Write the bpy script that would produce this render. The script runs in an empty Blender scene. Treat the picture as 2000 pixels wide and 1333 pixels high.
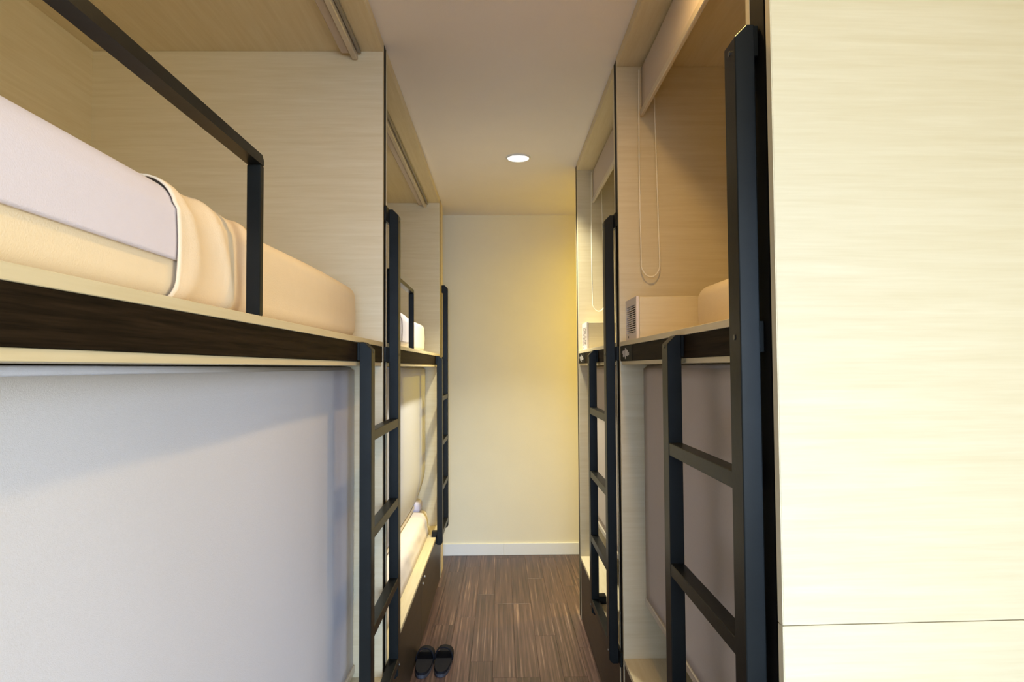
import bpy, bmesh, math, random
from mathutils import Vector, Matrix
random.seed(7)
sc = bpy.context.scene
COL = sc.collection
PI = math.pi

# ---------------------------------------------------------------- camera
EYE = 1.326
YAW, PITCH, ROLL = 0.01656, 0.03854, -0.00615
fw = Vector((math.sin(YAW)*math.cos(PITCH), math.cos(YAW)*math.cos(PITCH), math.sin(PITCH)))
r0 = Vector((math.cos(YAW), -math.sin(YAW), 0)); u0 = r0.cross(fw)
rt = r0*math.cos(ROLL)+u0*math.sin(ROLL); up = u0*math.cos(ROLL)-r0*math.sin(ROLL)
cd = bpy.data.cameras.new('camera'); cam = bpy.data.objects.new('camera', cd); COL.objects.link(cam)
cd.sensor_width = 36; cd.lens = 1333/2000*36; cd.clip_start = .02
cam.matrix_world = Matrix(((rt.x, up.x, -fw.x, 0), (rt.y, up.y, -fw.y, 0), (rt.z, up.z, -fw.z, EYE), (0, 0, 0, 1)))
sc.camera = cam
# ---------------------------------------------------------------- world and light
w = bpy.data.worlds.new('world'); sc.world = w; w.use_nodes = True
w.node_tree.nodes['Background'].inputs[0].default_value = (.7, .82, 1, 1)
w.node_tree.nodes['Background'].inputs[1].default_value = .5
sc.view_settings.view_transform = 'Standard'
sc.view_settings.look = 'None'
sc.view_settings.gamma = 1
sc.view_settings.use_curve_mapping = False
sc.view_settings.exposure = 0.0
sc.cycles.use_denoising = True
sc.cycles.max_bounces = 5
sc.cycles.diffuse_bounces = 4
sc.cycles.glossy_bounces = 3
sc.cycles.use_adaptive_sampling = True
sc.cycles.adaptive_threshold = .05
sc.cycles.sample_clamp_indirect = 6

def area(name, loc, rot, size, size_y, energy, color, spread=PI, shape='RECTANGLE'):
    l = bpy.data.lights.new(name, 'AREA'); l.shape = shape; l.size = size; l.size_y = size_y
    l.energy = energy; l.color = color; l.spread = spread
    o = bpy.data.objects.new(name, l); COL.objects.link(o); o.location = loc; o.rotation_euler = rot
    return o
# daylight entering by the glazed door and window in the wall behind the photographer
WIN = (-0.95, 1.35, 0.10, 2.05)          # x0 x1 z0 z1 of the opening in wall_back
YB = -2.6
# (beam tilted down and narrowed on purpose, so it favours the lower surfaces)
DAY = area('window_light', ((WIN[0]+WIN[1])/2, YB+.12, (WIN[2]+WIN[3])/2), (PI/2-math.radians(12), 0, math.radians(9)),
           WIN[1]-WIN[0]-.06, WIN[3]-WIN[2]-.06, 45, (.52, .715, 1.0), math.radians(62))
# unseen side window in the right wall, added to brighten the left blind
WIN_ADDED = (-2.45, -.55, .35, 1.95)           # y0 y1 z0 z1
DAY_ADDED = area('window_light', (2.5-.03, (WIN_ADDED[0]+WIN_ADDED[1])/2, (WIN_ADDED[2]+WIN_ADDED[3])/2), (PI/2, 0, PI/2),
            WIN_ADDED[1]-WIN_ADDED[0]-.06, WIN_ADDED[3]-WIN_ADDED[2]-.06, 64, (1, .93, .66), math.radians(160))
WARM = (1.0, .86, .46)
AMBER = (1.0, .72, .07)

# ---------------------------------------------------------------- materials
def newmat(name):
    m = bpy.data.materials.new(name); m.use_nodes = True
    return m, m.node_tree.nodes, m.node_tree.links, m.node_tree.nodes['Principled BSDF']
def plain(name, col, rough=.6, metal=0, noise=0, nscale=30, bump=0, bscale=200, spec=.5):
    m, n, l, b = newmat(name)
    b.inputs['Base Color'].default_value = (*col, 1); b.inputs['Roughness'].default_value = rough
    b.inputs['Metallic'].default_value = metal; b.inputs['Specular IOR Level'].default_value = spec
    tc = n.new('ShaderNodeTexCoord')
    if noise:
        t = n.new('ShaderNodeTexNoise'); t.inputs['Scale'].default_value = nscale; t.inputs['Detail'].default_value = 4
        l.new(tc.outputs['Object'], t.inputs['Vector'])
        mx = n.new('ShaderNodeMix'); mx.data_type = 'RGBA'
        mx.inputs[6].default_value = (*[c*(1-noise) for c in col], 1); mx.inputs[7].default_value = (*[min(1, c*(1+noise)) for c in col], 1)
        l.new(t.outputs[0], mx.inputs[0]); l.new(mx.outputs[2], b.inputs['Base Color'])
    if bump:
        t = n.new('ShaderNodeTexNoise'); t.inputs['Scale'].default_value = bscale; t.inputs['Detail'].default_value = 3
        l.new(tc.outputs['Object'], t.inputs['Vector'])
        bp = n.new('ShaderNodeBump'); bp.inputs['Strength'].default_value = bump; bp.inputs['Distance'].default_value = .002
        l.new(t.outputs[0], bp.inputs['Height']); l.new(bp.outputs[0], b.inputs['Normal'])
    return m
def grain(name, c0, c1, scale, rough=.45, bump=.12, fine=1.0, spec=.4, use_random=False):
    """wood grain: streaks stretched along the axes with a small scale"""
    m, n, l, b = newmat(name)
    tc = n.new('ShaderNodeTexCoord'); mp = n.new('ShaderNodeMapping'); mp.inputs['Scale'].default_value = scale
    src = tc.outputs['Object']
    if use_random:
        oi = n.new('ShaderNodeObjectInfo'); mul = n.new('ShaderNodeVectorMath'); mul.operation = 'SCALE'
        comb = n.new('ShaderNodeCombineXYZ')
        for k in range(3): l.new(oi.outputs['Random'], comb.inputs[k])
        l.new(comb.outputs[0], mul.inputs[0]); mul.inputs['Scale'].default_value = 37
        ad = n.new('ShaderNodeVectorMath'); l.new(src, ad.inputs[0]); l.new(mul.outputs[0], ad.inputs[1]); src = ad.outputs[0]
    l.new(src, mp.inputs['Vector'])
    t = n.new('ShaderNodeTexNoise'); t.inputs['Scale'].default_value = 1; t.inputs['Detail'].default_value = 4
    t.inputs['Roughness'].default_value = .62; t.inputs['Distortion'].default_value = .35
    l.new(mp.outputs[0], t.inputs['Vector'])
    mp2 = n.new('ShaderNodeMapping'); mp2.inputs['Scale'].default_value = [s*4.5*fine for s in scale]; l.new(src, mp2.inputs['Vector'])
    t2 = n.new('ShaderNodeTexNoise'); t2.inputs['Scale'].default_value = 1; t2.inputs['Detail'].default_value = 3; l.new(mp2.outputs[0], t2.inputs['Vector'])
    add = n.new('ShaderNodeMath'); add.operation = 'MULTIPLY_ADD'; add.inputs[1].default_value = .45
    l.new(t2.outputs[0], add.inputs[0]); l.new(t.outputs[0], add.inputs[2])
    rp = n.new('ShaderNodeValToRGB'); rp.color_ramp.elements[0].position = .5; rp.color_ramp.elements[1].position = .95
    rp.color_ramp.elements[0].color = (*c0, 1); rp.color_ramp.elements[1].color = (*c1, 1)
    l.new(add.outputs[0], rp.inputs[0]); l.new(rp.outputs[0], b.inputs['Base Color'])
    b.inputs['Roughness'].default_value = rough; b.inputs['Specular IOR Level'].default_value = spec
    if bump:
        bp = n.new('ShaderNodeBump'); bp.inputs['Strength'].default_value = bump; bp.inputs['Distance'].default_value = .0015
        l.new(add.outputs[0], bp.inputs['Height']); l.new(bp.outputs[0], b.inputs['Normal'])
    return m
LAM0, LAM1 = (.675, .575, .375), (.745, .655, .465)
M = {}
M['lam'] = grain('oak_laminate', LAM0, LAM1, (2.6, 2.6, 60), rough=.45, bump=.07)            # grain runs level on upright boards
M['lam_flat'] = grain('oak_laminate_flat', LAM0, LAM1, (60, 2.6, 60), rough=.45, bump=.07)   # boards lying flat, grain along the bed
M['lam_edge'] = plain('oak_edge_band', (.72, .63, .43), .45, noise=.08, nscale=60)
M['rail'] = grain('wenge_veneer', (.006, .0045, .003), (.030, .019, .011), (60, 3, 90), rough=.6, bump=.2, spec=.05)
M['plinth'] = grain('wenge_door', (.030, .020, .012), (.060, .042, .026), (20, 3, 70), rough=.42, bump=.08, spec=.3)
M['black'] = plain('black_paint', (.0075, .0085, .008), .36, noise=.5, nscale=14, bump=.08, bscale=60, spec=.18)
M['strip'] = plain('black_strip', (.005, .0045, .004), .6, spec=.15)
M['mark'] = plain('white_print', (.62, .58, .56), .5)
M['wall'] = plain('cream_paint', (.82, .785, .65), .75, noise=.03, nscale=6, bump=.25, bscale=320)
M['ceil'] = plain('ceiling_paint', (.90, .87, .91), .8, noise=.03, nscale=4, bump=.25, bscale=260)
M['white'] = plain('white_paint', (.80, .80, .80), .5)
M['base'] = plain('baseboard_paint', (.80, .83, .88), .5)
M['blind'] = plain('blind_fabric', (.70, .72, .84), .85, noise=.04, nscale=260, bump=.3, bscale=700)
M['blind_dark'] = plain('blind_fabric_taupe', (.60, .53, .49), .85, noise=.05, nscale=260, bump=.3, bscale=700)
M['alu'] = plain('blind_bar', (.62, .56, .48), .35, metal=.3)
M['alu_dark'] = plain('blind_channel', (.30, .28, .25), .4, metal=.4)
M['cord'] = plain('cord_cream', (.96, .90, .76), .6)
M['sheet'] = plain('white_sheet', (.75, .72, .88), .9, noise=.02, nscale=40, bump=.25, bscale=500)
M['cover'] = plain('cream_cover', (.88, .76, .585), .9, noise=.03, nscale=30, bump=.3, bscale=420)
M['blanket'] = plain('peach_blanket', (.90, .745, .56), .95, noise=.04, nscale=25, bump=.4, bscale=350)
M['duvet'] = plain('white_duvet', (.82, .76, .76), .9, noise=.02, nscale=30, bump=.3, bscale=300)
M['plastic'] = plain('grille_plastic', (.78, .70, .66), .45)
M['fan_dark'] = plain('fan_dark', (.035, .018, .015), .7, spec=.2)
M['screw'] = plain('screw_cap', (.62, .58, .52), .35, metal=.6)
M['bolt'] = plain('bolt_head', (.10, .10, .09), .3, metal=.8)
M['rubber'] = plain('slipper_rubber', (.008, .008, .012), .8, noise=.3, nscale=50, spec=.15)
M['sole'] = plain('slipper_sole', (.05, .05, .06), .6)
M['floor'] = plain('floor_screed', (.05, .035, .028), .7)
# striped vinyl planks
m, n, l, b = newmat('zebrano_plank')
tc = n.new('ShaderNodeTexCoord'); oi = n.new('ShaderNodeObjectInfo'); cb = n.new('ShaderNodeCombineXYZ')
l.new(oi.outputs['Random'], cb.inputs[0]); l.new(oi.outputs['Random'], cb.inputs[1])
sv = n.new('ShaderNodeVectorMath'); sv.operation = 'SCALE'; sv.inputs['Scale'].default_value = 41; l.new(cb.outputs[0], sv.inputs[0])
av = n.new('ShaderNodeVectorMath'); l.new(tc.outputs['Object'], av.inputs[0]); l.new(sv.outputs[0], av.inputs[1])
mp = n.new('ShaderNodeMapping'); mp.inputs['Scale'].default_value = (105, 1.5, 1); l.new(av.outputs[0], mp.inputs[0])
t1 = n.new('ShaderNodeTexNoise'); t1.inputs['Scale'].default_value = 1; t1.inputs['Detail'].default_value = 5; t1.inputs['Roughness'].default_value = .6
l.new(mp.outputs[0], t1.inputs['Vector'])
rp = n.new('ShaderNodeValToRGB'); cr = rp.color_ramp
cr.elements[0].position = .34; cr.elements[0].color = (.055, .031, .027, 1)
cr.elements[1].position = .72; cr.elements[1].color = (.46, .31, .24, 1)
e = cr.elements.new(.50); e.color = (.122, .066, .058, 1)
e = cr.elements.new(.60); e.color = (.182, .103, .088, 1)
l.new(t1.outputs[0], rp.inputs[0])
hv = n.new('ShaderNodeHueSaturation'); mr = n.new('ShaderNodeMapRange'); mr.inputs[3].default_value = .50; mr.inputs[4].default_value = .72
l.new(oi.outputs['Random'], mr.inputs[0]); l.new(mr.outputs[0], hv.inputs['Value']); l.new(rp.outputs[0], hv.inputs['Color'])
l.new(hv.outputs[0], b.inputs['Base Color']); b.inputs['Roughness'].default_value = .38; b.inputs['Specular IOR Level'].default_value = .45
bp = n.new('ShaderNodeBump'); bp.inputs['Strength'].default_value = .15; bp.inputs['Distance'].default_value = .001
l.new(t1.outputs[0], bp.inputs['Height']); l.new(bp.outputs[0], b.inputs['Normal'])
M['plank'] = m
def emit(name, col, s):
    m, n, l, b = newmat(name)
    b.inputs['Base Color'].default_value = (*col, 1); b.inputs['Emission Color'].default_value = (*col, 1); b.inputs['Emission Strength'].default_value = s
    return m
M['lamp'] = emit('lamp_diffuser', (1, .97, .9), 6)
gm, n, l, b = newmat('window_glass'); b.inputs['Transmission Weight'].default_value = 1; b.inputs['Roughness'].default_value = .02
b.inputs['Base Color'].default_value = (.9, .95, 1, 1); M['glass'] = gm

# ---------------------------------------------------------------- mesh helpers
class B:
    def __init__(s): s.bm = bmesh.new()
    def box(s, x0, x1, y0, y1, z0, z1, bev=0, seg=1):
        x0, x1 = min(x0, x1), max(x0, x1); y0, y1 = min(y0, y1), max(y0, y1); z0, z1 = min(z0, z1), max(z0, z1)
        r = bmesh.ops.create_cube(s.bm, size=1)
        bmesh.ops.transform(s.bm, matrix=Matrix.Translation(((x0+x1)/2, (y0+y1)/2, (z0+z1)/2)) @ Matrix.Diagonal((x1-x0, y1-y0, z1-z0, 1)), verts=r['verts'])
        if bev:
            es = list({e for v in r['verts'] for e in v.link_edges})
            bmesh.ops.bevel(s.bm, geom=es, offset=bev, segments=seg, profile=.5, affect='EDGES')
        return s
    def prism_y(s, pts, y0, y1, bev=0):
        """polygon of (x, z) points pushed along y"""
        a = [s.bm.verts.new((x, y0, z)) for x, z in pts]; c = [s.bm.verts.new((x, y1, z)) for x, z in pts]
        k = len(pts); fs = [s.bm.faces.new(a), s.bm.faces.new(c[::-1])]
        for i in range(k): fs.append(s.bm.faces.new((a[i], c[i], c[(i+1) % k], a[(i+1) % k])))
        bmesh.ops.recalc_face_normals(s.bm, faces=fs)
        if bev:
            es = list({e for v in a+c for e in v.link_edges})
            bmesh.ops.bevel(s.bm, geom=es, offset=bev, segments=2, profile=.5, affect='EDGES')
        return s
    def cyl(s, p0, p1, r, seg=16, r2=None):
        p0, p1 = Vector(p0), Vector(p1); d = p1-p0
        q = Vector((0, 0, 1)).rotation_difference(d.normalized()).to_matrix().to_4x4()
        bmesh.ops.create_cone(s.bm, cap_ends=True, segments=seg, radius1=r, radius2=r if r2 is None else r2, depth=d.length,
                              matrix=Matrix.Translation((p0+p1)/2) @ q)
        return s
    def tube(s, pts, r, seg=6):
        pts = [Vector(p) for p in pts]; rings = []
        for i, p in enumerate(pts):
            t = (pts[min(i+1, len(pts)-1)]-pts[max(i-1, 0)]).normalized()
            a = t.cross(Vector((0, 1, 0)))
            if a.length < .1: a = t.cross(Vector((1, 0, 0)))
            a.normalize(); c = t.cross(a)
            rings.append([s.bm.verts.new(p+r*(math.cos(2*PI*k/seg)*a+math.sin(2*PI*k/seg)*c)) for k in range(seg)])
        for i in range(len(rings)-1):
            for k in range(seg): s.bm.faces.new((rings[i][k], rings[i][(k+1) % seg], rings[i+1][(k+1) % seg], rings[i+1][k]))
        s.bm.faces.new(rings[0]); s.bm.faces.new(rings[-1][::-1])
        bmesh.ops.recalc_face_normals(s.bm, faces=s.bm.faces[:])
        return s
    def grid(s, rows):
        vs = [[s.bm.verts.new(p) for p in r] for r in rows]
        for i in range(len(vs)-1):
            for j in range(len(vs[i])-1): s.bm.faces.new((vs[i][j], vs[i][j+1], vs[i+1][j+1], vs[i+1][j]))
        return s
    def torus(s, c, R, r, seg=32, ms=8):
        vs = [[s.bm.verts.new((c[0]+(R+r*math.cos(2*PI*j/ms))*math.cos(2*PI*i/seg), c[1]+(R+r*math.cos(2*PI*j/ms))*math.sin(2*PI*i/seg), c[2]+r*math.sin(2*PI*j/ms))) for j in range(ms)] for i in range(seg)]
        for i in range(seg):
            for j in range(ms): s.bm.faces.new((vs[i][j], vs[(i+1) % seg][j], vs[(i+1) % seg][(j+1) % ms], vs[i][(j+1) % ms]))
        bmesh.ops.recalc_face_normals(s.bm, faces=s.bm.faces[:])
        return s
    def build(s, name, mat, parent=None, smooth=False, solid=0):
        me = bpy.data.meshes.new(name); s.bm.to_mesh(me); s.bm.free()
        if smooth:
            for p in me.polygons: p.use_smooth = True
        me.materials.append(M[mat])
        o = bpy.data.objects.new(name, me); COL.objects.link(o)
        if parent is not None:
            o.parent = parent
            g = parent
            off = Vector((0, 0, 0))
            while g is not None: off += g.location; g = g.parent
            if off.length: me.transform(Matrix.Translation(-off))
        if solid:
            md = o.modifiers.new('thickness', 'SOLIDIFY'); md.thickness = solid; md.offset = 0
        return o
def tag(o, label, cat, group=None):
    o['label'] = label; o['category'] = cat
    if group: o['group'] = group
    return o
def thing(name, loc, label, cat, group=None):
    o = bpy.data.objects.new(name, None); COL.objects.link(o); o.location = loc; o.empty_display_size = .1
    return tag(o, label, cat, group)
def struct(o): o['kind'] = 'structure'; return o
def origin_to(o, loc):
    """move a mesh object's origin to its base"""
    o.data.transform(Matrix.Translation(-Vector(loc))); o.location = loc; return o

# ---------------------------------------------------------------- the room
XL, XR = -.389, .4155          # faces of the bunks left and right of the aisle
HC = 2.423                     # ceiling height
YW = 4.883                     # wall at the end of the aisle
XWL, XWR = -1.40, 2.50
fl = struct(B().box(XWL-.1, XWR+.1, YB-.1, YW+.1, -.10, -.003).build('floor', 'floor'))
PW, PL = .1016, .914
me = None
x = -.449
cols = []
while x < 2.45:
    off = random.choice((0, .305, .61, .20, .46, .75)); y = -1.6-off
    while y < YW:
        y0, y1 = max(y, -1.2), min(y+PL, YW-.013)
        vis = (x < .44) or (y1 > 3.2) or (y0 < 1.0)
        if y1-y0 > .05 and vis and not (x > .44 and y0 < .1 and y1 < .1 and x > 2.0):
            cols.append((x, y0, y1))
        y += PL
    x += PW
full = None
for (x, y0, y1) in cols:
    if abs((y1-y0)-PL) < 1e-6 and full is not None:
        o = full.copy(); COL.objects.link(o)
    else:
        L = y1-y0
        o = B().box(-PW/2+.0003, PW/2-.0003, -L/2+.0004, L/2-.0004, -.003, 0, .0006).build('plank', 'plank')
        if abs(L-PL) < 1e-6 and full is None: full = o
    o.parent = fl; o.location = (x+PW/2, (y0+y1)/2, 0)
struct(B().box(XWL-.1, XWR+.1, YB-.1, YW+.1, HC, HC+.1).build('ceiling', 'ceil'))
struct(B().box(XWL-.1, XWR+.1, YW, YW+.1, -.003, HC).build('wall_far', 'wall'))
struct(B().box(XWL-.1, XWL, YB, YW, -.003, HC).build('wall_left', 'wall'))
wb = B()
wb.box(XWR, XWR+.1, YB, WIN_ADDED[0], -.003, HC); wb.box(XWR, XWR+.1, WIN_ADDED[1], YW, -.003, HC)
wb.box(XWR, XWR+.1, WIN_ADDED[0], WIN_ADDED[1], WIN_ADDED[3], HC); wb.box(XWR, XWR+.1, WIN_ADDED[0], WIN_ADDED[1], -.003, WIN_ADDED[2])
struct(wb.build('wall_right', 'wall'))
wb = B()
wb.box(XWL-.1, WIN[0], YB-.1, YB, -.003, HC); wb.box(WIN[1], XWR+.1, YB-.1, YB, -.003, HC)
wb.box(WIN[0], WIN[1], YB-.1, YB, WIN[3], HC); wb.box(WIN[0], WIN[1], YB-.1, YB, -.003, WIN[2])
struct(wb.build('wall_back', 'wall'))
def window(name, u0, u1, z0, z1, place):
    # place(u0, u1, d0, d1, z0, z1) gives the box of a piece lying u0..u1 along the wall and d0..d1 into it
    win = bpy.data.objects.new(name, None); COL.objects.link(win); struct(win)
    q = place((u0+u1)/2, (u0+u1)/2, .05, .05, z0, z0); win.location = (q[0], q[2], z0)
    um = (u0+u1)/2
    for a, b_, c, d in ((u0, u0+.05, z0, z1), (u1-.05, u1, z0, z1), (u0+.05, u1-.05, z0, z0+.05), (u0+.05, u1-.05, z1-.05, z1)):
        B().box(*place(a, b_, .03, .08, c, d), .003).build('window_frame', 'white', win)
    B().box(*place(um-.025, um+.025, .032, .078, z0+.05, z1-.05), .003).build('mullion', 'white', win)
    for a, b_ in ((u0+.05, um-.025), (um+.025, u1-.05)):
        B().box(*place(a, b_, .052, .058, z0+.05, z1-.05)).build('pane', 'glass', win)
window('window_1', *WIN, lambda a, b_, c, d, e, f: (a, b_, YB-d, YB-c, e, f))
window('window_added', *WIN_ADDED, lambda a, b_, c, d, e, f: (XWR+c, XWR+d, a, b_, e, f))  # out of view, added to carry extra light onto the left blind
bb = struct(B().box(XWL, .012, YW-.012, YW-.0005, 0, .082, .0015).build('baseboard_far', 'base'))
B().box(.0135, XWR, YW-.012, YW-.0005, 0, .082, .0015).build('board', 'base', bb)

# ---------------------------------------------------------------- bunks
ZD, ZR1, ZR0, ZT = 1.412, 1.397, 1.345, 1.333      # deck top, rail top/bottom, underside board
ZP = 2.387                                         # underside of the bunk's top panel
ZL = .327                                          # lower deck top
TB = .017
def bunk(name, label, s, xf, xb, y0, y1, strip_rear, fill_rear, front=None, doors=1, group='two-tier wooden bunks'):
    """s = -1 left of the aisle, +1 right; xf face plane, xb back; y0..y1 inner faces of the side boards"""
    t = thing(name, (xf+s*.3, (y0+y1)/2, 0), label, 'bunk bed', group)
    X = lambda d: xf+s*d
    # side boards with their edge bands, standing on the floor
    for ya, yb in ((y0-TB, y0), (y1, y1+TB)):
        B().box(X(.0012), xb, ya, yb, .001, ZP).build('side_panel', 'lam', t)
        B().box(X(0), X(.0012), ya+.0002, yb-.0002, .001, ZP).build('edge_band', 'lam_edge', t)
    B().box(xb, xb+s*TB, y0-TB, y1+TB, .001, ZP).build('back_panel', 'lam', t)
    B().box(X(0), xb+s*TB, y0-TB, y1+TB, ZP+.0005, HC-.001).build('top_panel', 'lam_flat', t)
    B().box(X(0), xb-s*.0005, y0+.0005, y1-.0005, ZR1, ZD, .0008).build('upper_deck', 'lam_flat', t)
    B().box(X(.001), X(.022), y0+.0005, y1-.0005, ZR0, ZR1-.0005, .001).build('rail', 'rail', t)
    B().box(X(.004), xb-s*.0005, y0+.0005, y1-.0005, ZT, ZR0-.0005, .0006).build('underside_board', 'lam_flat', t)
    B().box(X(0), xb-s*.0005, y0+.0005, y1-.0005, ZL-.016, ZL, .0008).build('lower_deck', 'lam_flat', t)
    e = [y0+.001]+[y0+(y1-y0)*(i+1)/doors for i in range(doors)]
    for i in range(doors):
        B().box(X(.0015), X(.018), e[i]+.001, e[i+1]-.001, .004, ZL-.018, .001).build('plinth_door', 'plinth', t)
    if strip_rear:
        B().box(X(.0006), X(.06), y1+TB+.0005, y1+TB+strip_rear, .001, HC-.002).build('black_strip', 'strip', t)
    if fill_rear:
        B().box(X(.0006), xb, y1+TB+strip_rear+.0005, y1+TB+strip_rear+fill_rear, .001, HC-.002).build('end_filler', 'lam', t)
    return t
# left of the aisle: beds run along it
LB1 = bunk('bunk_bed', 'near left oak bunk with peach mattress above and grey blind closing the lower berth', -1, XL, -1.352, .15, 2.255, .046, 0, doors=2)
LB2 = bunk('bunk_bed', 'far left oak bunk whose lower berth shows white bedding under a half-lowered blind', -1, XL, -1.352, 2.338, 4.365, .046, .17, doors=2)
# right of the aisle: narrow berths reaching back from it
RB1 = bunk('bunk_bed', 'near right oak bunk with a pale end panel, beside the big black ladder', 1, XR, 2.44, 1.121, 2.368, .048, 0)
RB2 = bunk('bunk_bed', 'far right oak bunk beside the yellow-lit end wall', 1, XR, 2.44, 2.452, 3.635, .05, .016)
# end boards closing the near right bunk towards the photographer (very slightly out of square)
st = B().box(XR+.0006, XR+.06, 1.046, 1.1035, .001, HC-.002).build('black_strip', 'strip', RB1)
B().box(XR+.06, 2.44, 1.09, 1.1035, .001, HC-.002).build('end_backing', 'strip', RB1)
ZS = .940
for za, zb in ((.001, ZS-.0006), (ZS+.0006, HC-.003)):
    o = B().box(0, 2.02, 0, .017, za, zb, .0006).build('end_panel', 'lam')
    o.parent = RB1; o.location = Vector((XR+.0015, 1.0205, 0))-RB1.location; o.rotation_euler = (0, 0, math.radians(1.9))
    o = B().box(-.0012, 0, .0004, .0166, za+.0004, zb-.0004).build('edge_band', 'lam_edge')
    o.parent = RB1; o.location = Vector((XR+.0015, 1.0205, 0))-RB1.location; o.rotation_euler = (0, 0, math.radians(1.9))
# screw caps high on the partitions of the left bunks
for t, yf in ((LB1, 2.255), (LB2, 4.365)):
    for xx in (-1.032, -.544):
        B().cyl((xx, yf-.0012, 2.367), (xx, yf, 2.367), .006, 14).build('screw_cap', 'lam_edge', t)
for yy, zz in ((3.42, .262), (3.50, .272)):
    B().cyl((XL+.001, yy, zz), (XL-.004, yy, zz), .006, 12).build('lock', 'screw', LB2)
# guard rails on the left bunks: flat bar bent down to the deck
def guard(t, ya, yb):
    xo, xi = XL-.0005, XL-.0235
    for yy in (ya, yb):
        o = B().box(xi, xo, yy-.0075, yy+.0075, ZD, 1.660, .0015).build('guard_post', 'black', t)
    c = .008
    me_ = B()
    pts = [(ya-.0075, 1.6605), (yb+.0075, 1.6605), (yb+.0075, 1.677-c), (yb+.0075-c, 1.677), (ya-.0075+c, 1.677), (ya-.0075, 1.677-c)]
    a = [me_.bm.verts.new((xo, y, z)) for y, z in pts]; c2 = [me_.bm.verts.new((xi, y, z)) for y, z in pts]
    fs = [me_.bm.faces.new(a), me_.bm.faces.new(c2[::-1])]
    for i in range(6): fs.append(me_.bm.faces.new((a[i], c2[i], c2[(i+1) % 6], a[(i+1) % 6])))
    bmesh.ops.recalc_face_normals(me_.bm, faces=fs)
    me_.build('guard_bar', 'black', t)
guard(LB1, .30, 1.1155); guard(LB2, 2.40, 3.068)

# wave-shaped mark on a black tile at the end of the right rails
def logo(t, y0, y1):
    p = B().box(XR-.0006, XR+.001, y0, y1, ZR0+.002, ZR1-.002).build('mark_tile', 'strip', t)
    n_ = 7; hs = (.010, .021, .021, .036, .021, .020, .010); dz = (.004, -.001, 0, 0, .002, 0, -.002)
    W = y1-y0
    for i in range(n_):
        yc = y1-W*(.20+.09*i); hw = W*(.022 if i != 4 else .034)
        B().box(XR-.0012, XR-.0006, yc-hw, yc+hw, 1.370+dz[i]-hs[i]/2, 1.370+dz[i]+hs[i]/2).build('mark_bar', 'mark', p)
logo(RB1, 2.155, 2.362); logo(RB2, 3.36, 3.628)

# ---------------------------------------------------------------- ladders
def ladder(label, s, xf, ytall, yshort, anchor):
    """ytall, yshort: near faces of the tall and the short post"""
    D_ = .052
    t = thing('bunk_ladder', (xf-s*.02, (ytall+yshort)/2, .285), label, 'ladder', 'black ladders of the bunks')
    xo = xf-s*.0395; xi = xf-s*.0075
    def post(y, ztop, zbot):
        c = .020; k = .012
        B().prism_y([(xi, zbot), (xo+s*k, zbot), (xo, zbot+k), (xo, ztop-c), (xo+s*c, ztop), (xi, ztop)], y, y+D_, .0018).build('post', 'black', t)
    post(ytall, 1.872, .282); post(yshort, 1.397, .282)
    ya, yb = sorted((ytall, yshort))
    for z in (1.154, .886, .618, .350):
        B().box(xo+s*.001, xi-s*.001, ya+D_-.001, yb+.001, z-.028, z, .0012).build('rung', 'black', t)
    def stub(y, z0, z1, y_from=None):
        B().box(xi-s*.001, xf-s*.0003, min(y+.003, y_from if y_from is not None else 9), y+D_-.003, z0, z1, .001).build('bracket', 'black', t)
    for z0, z1 in ((1.822, 1.872), (1.347, 1.397), (.288, .338)): stub(ytall, z0, z1, anchor)
    stub(yshort, 1.347, 1.397); stub(yshort, .288, .338)
    # foot plate lapping onto the lower deck
    B().box(xf-s*.012, xf+s*.024, yshort+.003, yshort+D_-.003, ZL+.0004, ZL+.032, .001).build('foot_plate', 'black', t)
    for y, z in ((ytall, 1.372), (yshort, 1.372), (ytall, 1.835), (ytall, .32), (yshort, .32)):
        B().cyl((xo-s*.0015, y+D_*.5, z), (xo+s*.002, y+D_*.5, z), .0045, 12).build('bolt', 'bolt', t)
    return t
ladder('black ladder on the near left bunk, below the end of its guard rail', -1, XL, 2.336, 1.851, 2.275)
ladder('black ladder at the far end of the left bunks, against the cream end wall', -1, XL, 4.500, 4.068, None)
ladder('big black ladder in front of the near right bunk, next to the pale end panel', 1, XR, 1.064, 1.535, None)
ladder('slim black ladder on the far right bunk, left of the wall fan box', 1, XR, 2.434, 2.903, 2.39)

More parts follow.
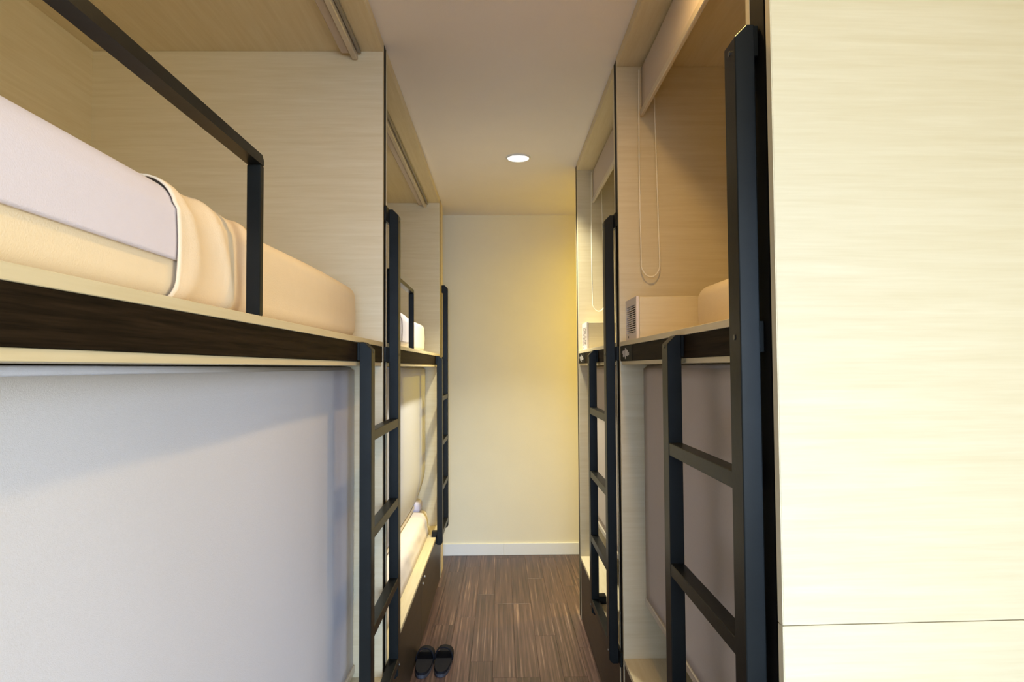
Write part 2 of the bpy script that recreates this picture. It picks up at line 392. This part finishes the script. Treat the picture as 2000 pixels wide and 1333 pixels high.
# ---------------------------------------------------------------- roller blinds
def blind(label, s, xc, y0, y1, ztop, zbot, mat, cord=None, swing=0, curl=0, group='roller blinds of the bunks'):
    t = thing('roller_blind', (xc, (y0+y1)/2, zbot), label, 'blind', group)
    N, K = 24, 20
    rows = []
    for i in range(N+1):
        z = ztop-.012-(ztop-.012-zbot)*i/N; r = []
        q = max(0, (i/N-.72)/.28)
        for j in range(K+1):
            y = y0+(y1-curl*q*q-y0)*j/K
            ex = s*(swing*q*q + .0012*math.sin(9*y+3*z))
            r.append((xc+ex, y, z))
        rows.append(r)
    B().grid(rows).build('fabric', mat, t, smooth=True, solid=.0012)
    sx = xc+s*swing
    B().box(sx-.006, sx+.006, y0, y1-curl, zbot-.022, zbot+.001, .002).build('bottom_bar', 'alu', t)
    B().cyl((xc+s*.02, y0+.004, ztop-.019), (xc+s*.02, y1-.004, ztop-.019), .018, 20).build('roller', mat, t, smooth=True)
    if cord:
        yc, zlow, xa, xb = cord
        pts = []
        zt = ztop-.02
        for k in range(14): pts.append((xa-s*.003*math.sin(PI*k/13), yc, zt-(zt-zlow-.05)*k/13))
        xm, hw = (xa+xb)/2+s*.006, abs(xb-xa)/2+.008
        for k in range(1, 12):
            a = PI*k/12
            pts.append((xm-s*hw*math.cos(a), yc-.004*math.sin(a), zlow+.05-.05*math.sin(a)))
        for k in range(14): pts.append((xb+s*.013*(1-k/13), yc, zlow+.05+(zt-zlow-.05)*k/13))
        c = B().tube(pts, .0024, 6).build('cord', 'cord', t, smooth=True)
        B().cyl((xm-s*.006, yc-.004, zlow), (xm+s*.010, yc-.004, zlow+.0005), .003, 10).build('cord_joiner', 'cord', c)
    return t
# raised blinds of the two upper left berths: only the packed head shows under the top panel
def raised(label, y0, y1):
    t = thing('roller_blind', (-.49, (y0+y1)/2, 2.35), label, 'blind', 'roller blinds of the bunks')
    B().box(-.522, -.4925, y0, y1-.028, 2.366, 2.386, .003).build('fabric_roll', 'blind_dark', t)
    B().box(-.4905, -.472, y0, y1-.004, 2.356, 2.386, .002).build('bottom_bar', 'alu', t)
    B().box(-.470, -.460, y0, y1-.012, 2.374, 2.386, .001).build('channel', 'alu_dark', t)
    return t
raised('raised blind tucked under the top of the near left upper berth', .16, 2.254)
raised('raised blind tucked under the top of the far left upper berth', 2.345, 4.364)
blind('wide pale grey blind pulled right down over the near left lower berth', -1, -.482, .155, 2.247, ZT-.001, .368, 'blind')
blind('beige blind stopping short above white bedding in the far left lower berth', -1, -.482, 2.345, 4.355, ZT-.001, .485, 'blind', swing=.055, curl=.15)
blind('taupe half-raised blind in the near right upper berth, long cream cord loop hanging', 1, .499, 1.13, 2.355, ZP-.001, 2.225, 'blind_dark', cord=(2.345, 1.636, .489, .540))
blind('taupe blind lowered over the near right lower berth, pale bar at its foot', 1, .495, 1.13, 2.358, ZT-.001, .535, 'blind_dark')
blind('small half-raised blind of the far right upper berth, its cord hanging above a wooden box', 1, .499, 2.46, 3.62, ZP-.001, 2.225, 'blind_dark', cord=(3.60, 1.62, .489, .540))
blind('blind lowered in the far right lower berth, behind the slim black ladder', 1, .495, 2.46, 3.625, ZT-.001, .535, 'blind_dark')

# ---------------------------------------------------------------- beds
def mattress(name, x0, x1, y0, y1, z0, z1, r, mat, label, group='mattresses', bulge=.006, piped=False):
    b = B(); b.box(x0, x1, y0, y1, z0, z1)
    bmesh.ops.subdivide_edges(b.bm, edges=b.bm.edges[:], cuts=1)
    bmesh.ops.bevel(b.bm, geom=[e for e in b.bm.edges if len(e.link_faces) == 2 and e.calc_face_angle(0) > 1], offset=r, segments=6, profile=.5, affect='EDGES')
    for f in range(2):
        bmesh.ops.subdivide_edges(b.bm, edges=[e for e in b.bm.edges if e.calc_length() > .15], cuts=2, use_grid_fill=True)
    zc = (z0+z1)/2; xc = (x0+x1)/2; yc = (y0+y1)/2
    for v in b.bm.verts:
        k = 1-((v.co.z-zc)/((z1-z0)/2))**2
        v.co.x += bulge*k*(1 if v.co.x > xc else -1)
        if v.co.z > zc+.3*(z1-z0): v.co.z += .003*math.sin(5*v.co.y+2*v.co.x)
    o = b.build(name, mat, smooth=True)
    origin_to(o, (xc, yc, z0))
    return tag(o, label, 'mattress', group)
MX, MZ = -.450, 1.580
mattress('mattress', -1.33, MX, .20, 2.122, ZD+.0005, MZ, .034, 'cover', 'peach fitted mattress on the near left upper deck, rounded end towards the partition')
mattress('mattress', -1.33, MX, 2.42, 4.02, ZD+.0005, MZ, .030, 'duvet', 'pale mattress on the far left upper deck behind the short guard rail')
mattress('mattress', .622, 2.42, 1.16, 2.150, ZD+.0005, MZ, .040, 'cover', 'peach mattress end showing between wooden fan box and big black ladder')
mattress('mattress', -1.33, -.470, 2.42, 4.345, ZL+.0005, .432, .03, 'duvet', 'white mattress on the far left lower deck under the blind')
def drape(name, mat, y0, y1, zlow, off, label, cat, fold=0, folds=0, zfar=None, seg_y=40, thick=.004, x_side=MX, top=MZ, curve=0, rnd=.036):
    """cloth lying over the aisle side and top of a left mattress"""
    prof = []                                  # (outward, z) walked from the hem up and over
    nz = 14
    for k in range(nz+1):
        z = zlow+(top-rnd-zlow)*k/nz
        zc_, hz = (ZD+MZ)/2, (MZ-ZD)/2
        bu = .006*max(0, 1-((z-zc_)/hz)**2)
        pull = 0
        if z < ZD+.034: pull = -.034*(1-math.sqrt(max(0, 1-((ZD+.034-z)/.034)**2)))
        prof.append((x_side+bu+off+pull, z, 1, 0))
    for k in range(1, 9):
        a = PI/2*k/8
        prof.append((x_side-rnd+(rnd+off)*math.cos(a), top-rnd+(rnd+off)*math.sin(a), math.cos(a), math.sin(a)))
    for xx in (-.6, -.75, -.95, -1.15, -1.31): prof.append((xx, top+off, 0, 1))
    rows = []
    for i in range(seg_y+1):
        u = i/seg_y; y = y0+(y1-y0)*u; r = []
        for k, (px, pz, nx, nzv) in enumerate(prof):
            d = 0
            if folds:
                ph = 2*PI*folds*u+.9*math.sin(3.1*pz*9+u*4)+(pz-zlow)*7
                d = fold*(.5+.5*math.sin(ph))*(1-.25*math.sin(2.3*ph))
            e = curve*((pz-(zlow+top)/2)/.08)**2 if nx > .5 else curve
            r.append((px+nx*d, y-e*(1 if i == 0 else .6)*.5, pz+nzv*d+.003*math.sin(5*y+2*px)*nzv))
        rows.append(r)
    o = B().grid(rows).build(name, mat, smooth=True, solid=thick)
    origin_to(o, ((x_side-1.31)/2, (y0+y1)/2, ZD+.0005))
    return tag(o, label, cat)
drape('top_sheet', 'sheet', .28, .935, 1.474, .0040, 'smooth white sheet over the head half of the near left upper mattress', 'sheet')
drape('blanket', 'blanket', .925, 1.205, ZD+.006, .0070, 'folded peach blanket in soft pleats between white sheet and guard post', 'blanket', fold=.0045, folds=2.0, thick=.003, curve=.006)
drape('top_sheet', 'sheet', 2.44, 3.28, ZD+.03, .0045, 'white sheet on the far left upper mattress, hem beside the short guard post', 'sheet')
# rumpled duvet spilling down the side of the far left lower mattress, and the folded towel at its far end
rows = []
for i in range(80):
    u = i/79; y = 2.44+(4.20-2.44)*u; r = []
    prof = [(-.440, ZL+.004), (-.446, ZL+.03), (-.450, ZL+.06), (-.453, .405), (-.460, .428), (-.48, .441), (-.56, .445), (-.75, .445), (-1.0, .445), (-1.28, .443)]
    for k, (px, pz) in enumerate(prof):
        wv = .0022*math.sin(17*y+2.2*k)+.0016*math.sin(41*y+k*1.1)
        r.append((px+wv*(0 < k < 6), y, max(ZL+.003, pz+(abs(wv)*.8 if k > 4 else 0))))
    rows.append(r)
o = B().grid(rows).build('duvet', 'duvet', smooth=True, solid=.004)
origin_to(o, (-.86, 3.3, ZL+.001)); tag(o, 'white duvet hanging to the edge of the far left lower deck', 'duvet')
o = B(); o.box(-.84, -.497, 4.214, 4.343, .4355, .505, .024, 5)
o = o.build('folded_towel', 'sheet', smooth=True); origin_to(o, (-.67, 4.28, .4355)); tag(o, 'folded white towel at the far end of the lower left bed', 'towel')

# ---------------------------------------------------------------- fan boxes
def fan_box(label, y1):
    y0 = y1-.188
    t = thing('fan_box', (XR+.2, (y0+y1)/2, ZD), label, 'fan box', 'fan boxes on the right upper decks')
    B().box(.446, 1.15, y0, y1, ZD+.0008, 1.551, .001).build('body', 'lam', t)
    g = B()
    xo, xi = .4355, .4455
    g.box(xo, xi, y0+.001, y0+.016, ZD+.003, 1.553, .001); g.box(xo, xi, y1-.016, y1-.001, ZD+.003, 1.553, .001)
    g.box(xo, xi, y0+.016, y1-.016, 1.527, 1.553, .001); g.box(xo, xi, y0+.016, y1-.016, ZD+.003, ZD+.026, .001)
    gr = g.build('grille', 'plastic', t)
    B().box(.4435, .4455, y0+.016, y1-.016, ZD+.026, 1.527).build('fan_housing', 'plastic', gr)
    yc, zc = (y0+y1)/2, (ZD+.026+1.527)/2
    B().cyl((.4434, yc, zc), (.442, yc, zc), .049, 28).build('fan_opening', 'fan_dark', gr)
    B().cyl((.4419, yc, zc), (.440, yc, zc), .016, 20).build('fan_hub', 'plastic', gr)
    n_ = 12
    for k in range(n_):
        z = ZD+.031+(1.522-ZD-.031)*k/(n_-1)
        B().box(.4362, .4396, y0+.016, y1-.016, z-.0016, z+.0016).build('slat', 'plastic', gr)
    B().cyl((xo-.0006, y1-.05, ZD+.014), (xo+.001, y1-.05, ZD+.014), .004, 12).build('badge', 'fan_dark', gr)
fan_box('oak box with white fan grille in the near right upper berth, below the cord loop', 2.366)
fan_box('smaller-looking oak box with white fan grille in the far right upper berth', 3.633)

# ---------------------------------------------------------------- downlights
def downlight(x, y, energy, color, label, r=.055, spread=165):
    t = thing('downlight', (x, y, HC-.001), label, 'ceiling light', 'recessed ceiling downlights')
    B().torus((x, y, HC-.002), r+.005, .006, 40, 8).build('trim_ring', 'white', t, smooth=True)
    B().cyl((x, y, HC-.0035), (x, y, HC-.0005), r, 40).build('diffuser', 'lamp', t)
    l = area('downlight_beam', (0, 0, -.006), (0, 0, 0), 2*r, 2*r, energy, color, math.radians(spread), 'DISK')
    l.parent = t
    return t
downlight(.097, 3.53, 17.5, (1, .94, .70), 'round white recessed downlight in the corridor ceiling', spread=100)
downlight(.33, 1.42, 7.2, (1, .62, .20), 'recessed downlight overhead between the near bunks')
downlight(1.35, 4.08, 25, AMBER, 'amber recessed downlight round the corner behind the right bunks')
downlight(1.45, -.45, 1.5, WARM, 'recessed downlight in front of the pale end panel')
downlight(.37, .45, 1.5, (1, .86, .48), 'added unseen downlight above the photographer, lighting the left partition')  # unseen lamp added to light the left partition, sparing the right berth

# ---------------------------------------------------------------- slippers
def slipper(x, y, rz, label):
    t = thing('slipper', (x, y, 0), label, 'slipper', 'pair of dark slippers')
    L, Wd = .262, .074
    def outline(k, n=36, sc=1):
        out = []
        for i in range(n):
            a = 2*PI*i/n; yy = math.sin(a); ww = .5*Wd*sc*(1.0+.10*yy)
            out.append((math.copysign(abs(math.cos(a))**.7, math.cos(a))*ww, math.copysign(abs(yy)**.85, yy)*L/2*sc))
        return out
    def slab(z0, z1, s1, name, mat):
        b = B(); a = [b.bm.verts.new((px, py, z0)) for px, py in outline(0)]; c = [b.bm.verts.new((px, py, z1)) for px, py in outline(0, sc=s1)]
        b.bm.faces.new(a[::-1]); b.bm.faces.new(c)
        for i in range(36): b.bm.faces.new((a[i], a[(i+1) % 36], c[(i+1) % 36], c[i]))
        o = b.build(name, mat); o.parent = t; return o
    slab(.0005, .014, 1.0, 'sole', 'sole'); slab(.0141, .024, .97, 'footbed', 'rubber')
    rows = []
    for i in range(9):
        v = i/8; y_ = .012+.085*v; r = []
        for k in range(15):
            a = PI*k/14; hw = Wd*.5*(1.07-.10*v*v); hh = .052-.018*v
            r.append((-hw*math.cos(a), y_+.012*math.sin(a)*(1-2*v)*.5, .016+hh*math.sin(a)**.8))
        rows.append(r)
    o = B().grid(rows).build('strap', 'rubber', smooth=True, solid=.005); o.parent = t
    t.rotation_euler = (0, 0, rz)
slipper(-.3470, 3.10, 0, 'dark slipper beside the left plinth, nearer the ladder')
slipper(-.2640, 3.108, -.02, 'dark slipper on the aisle side of its pair, on the striped floor')
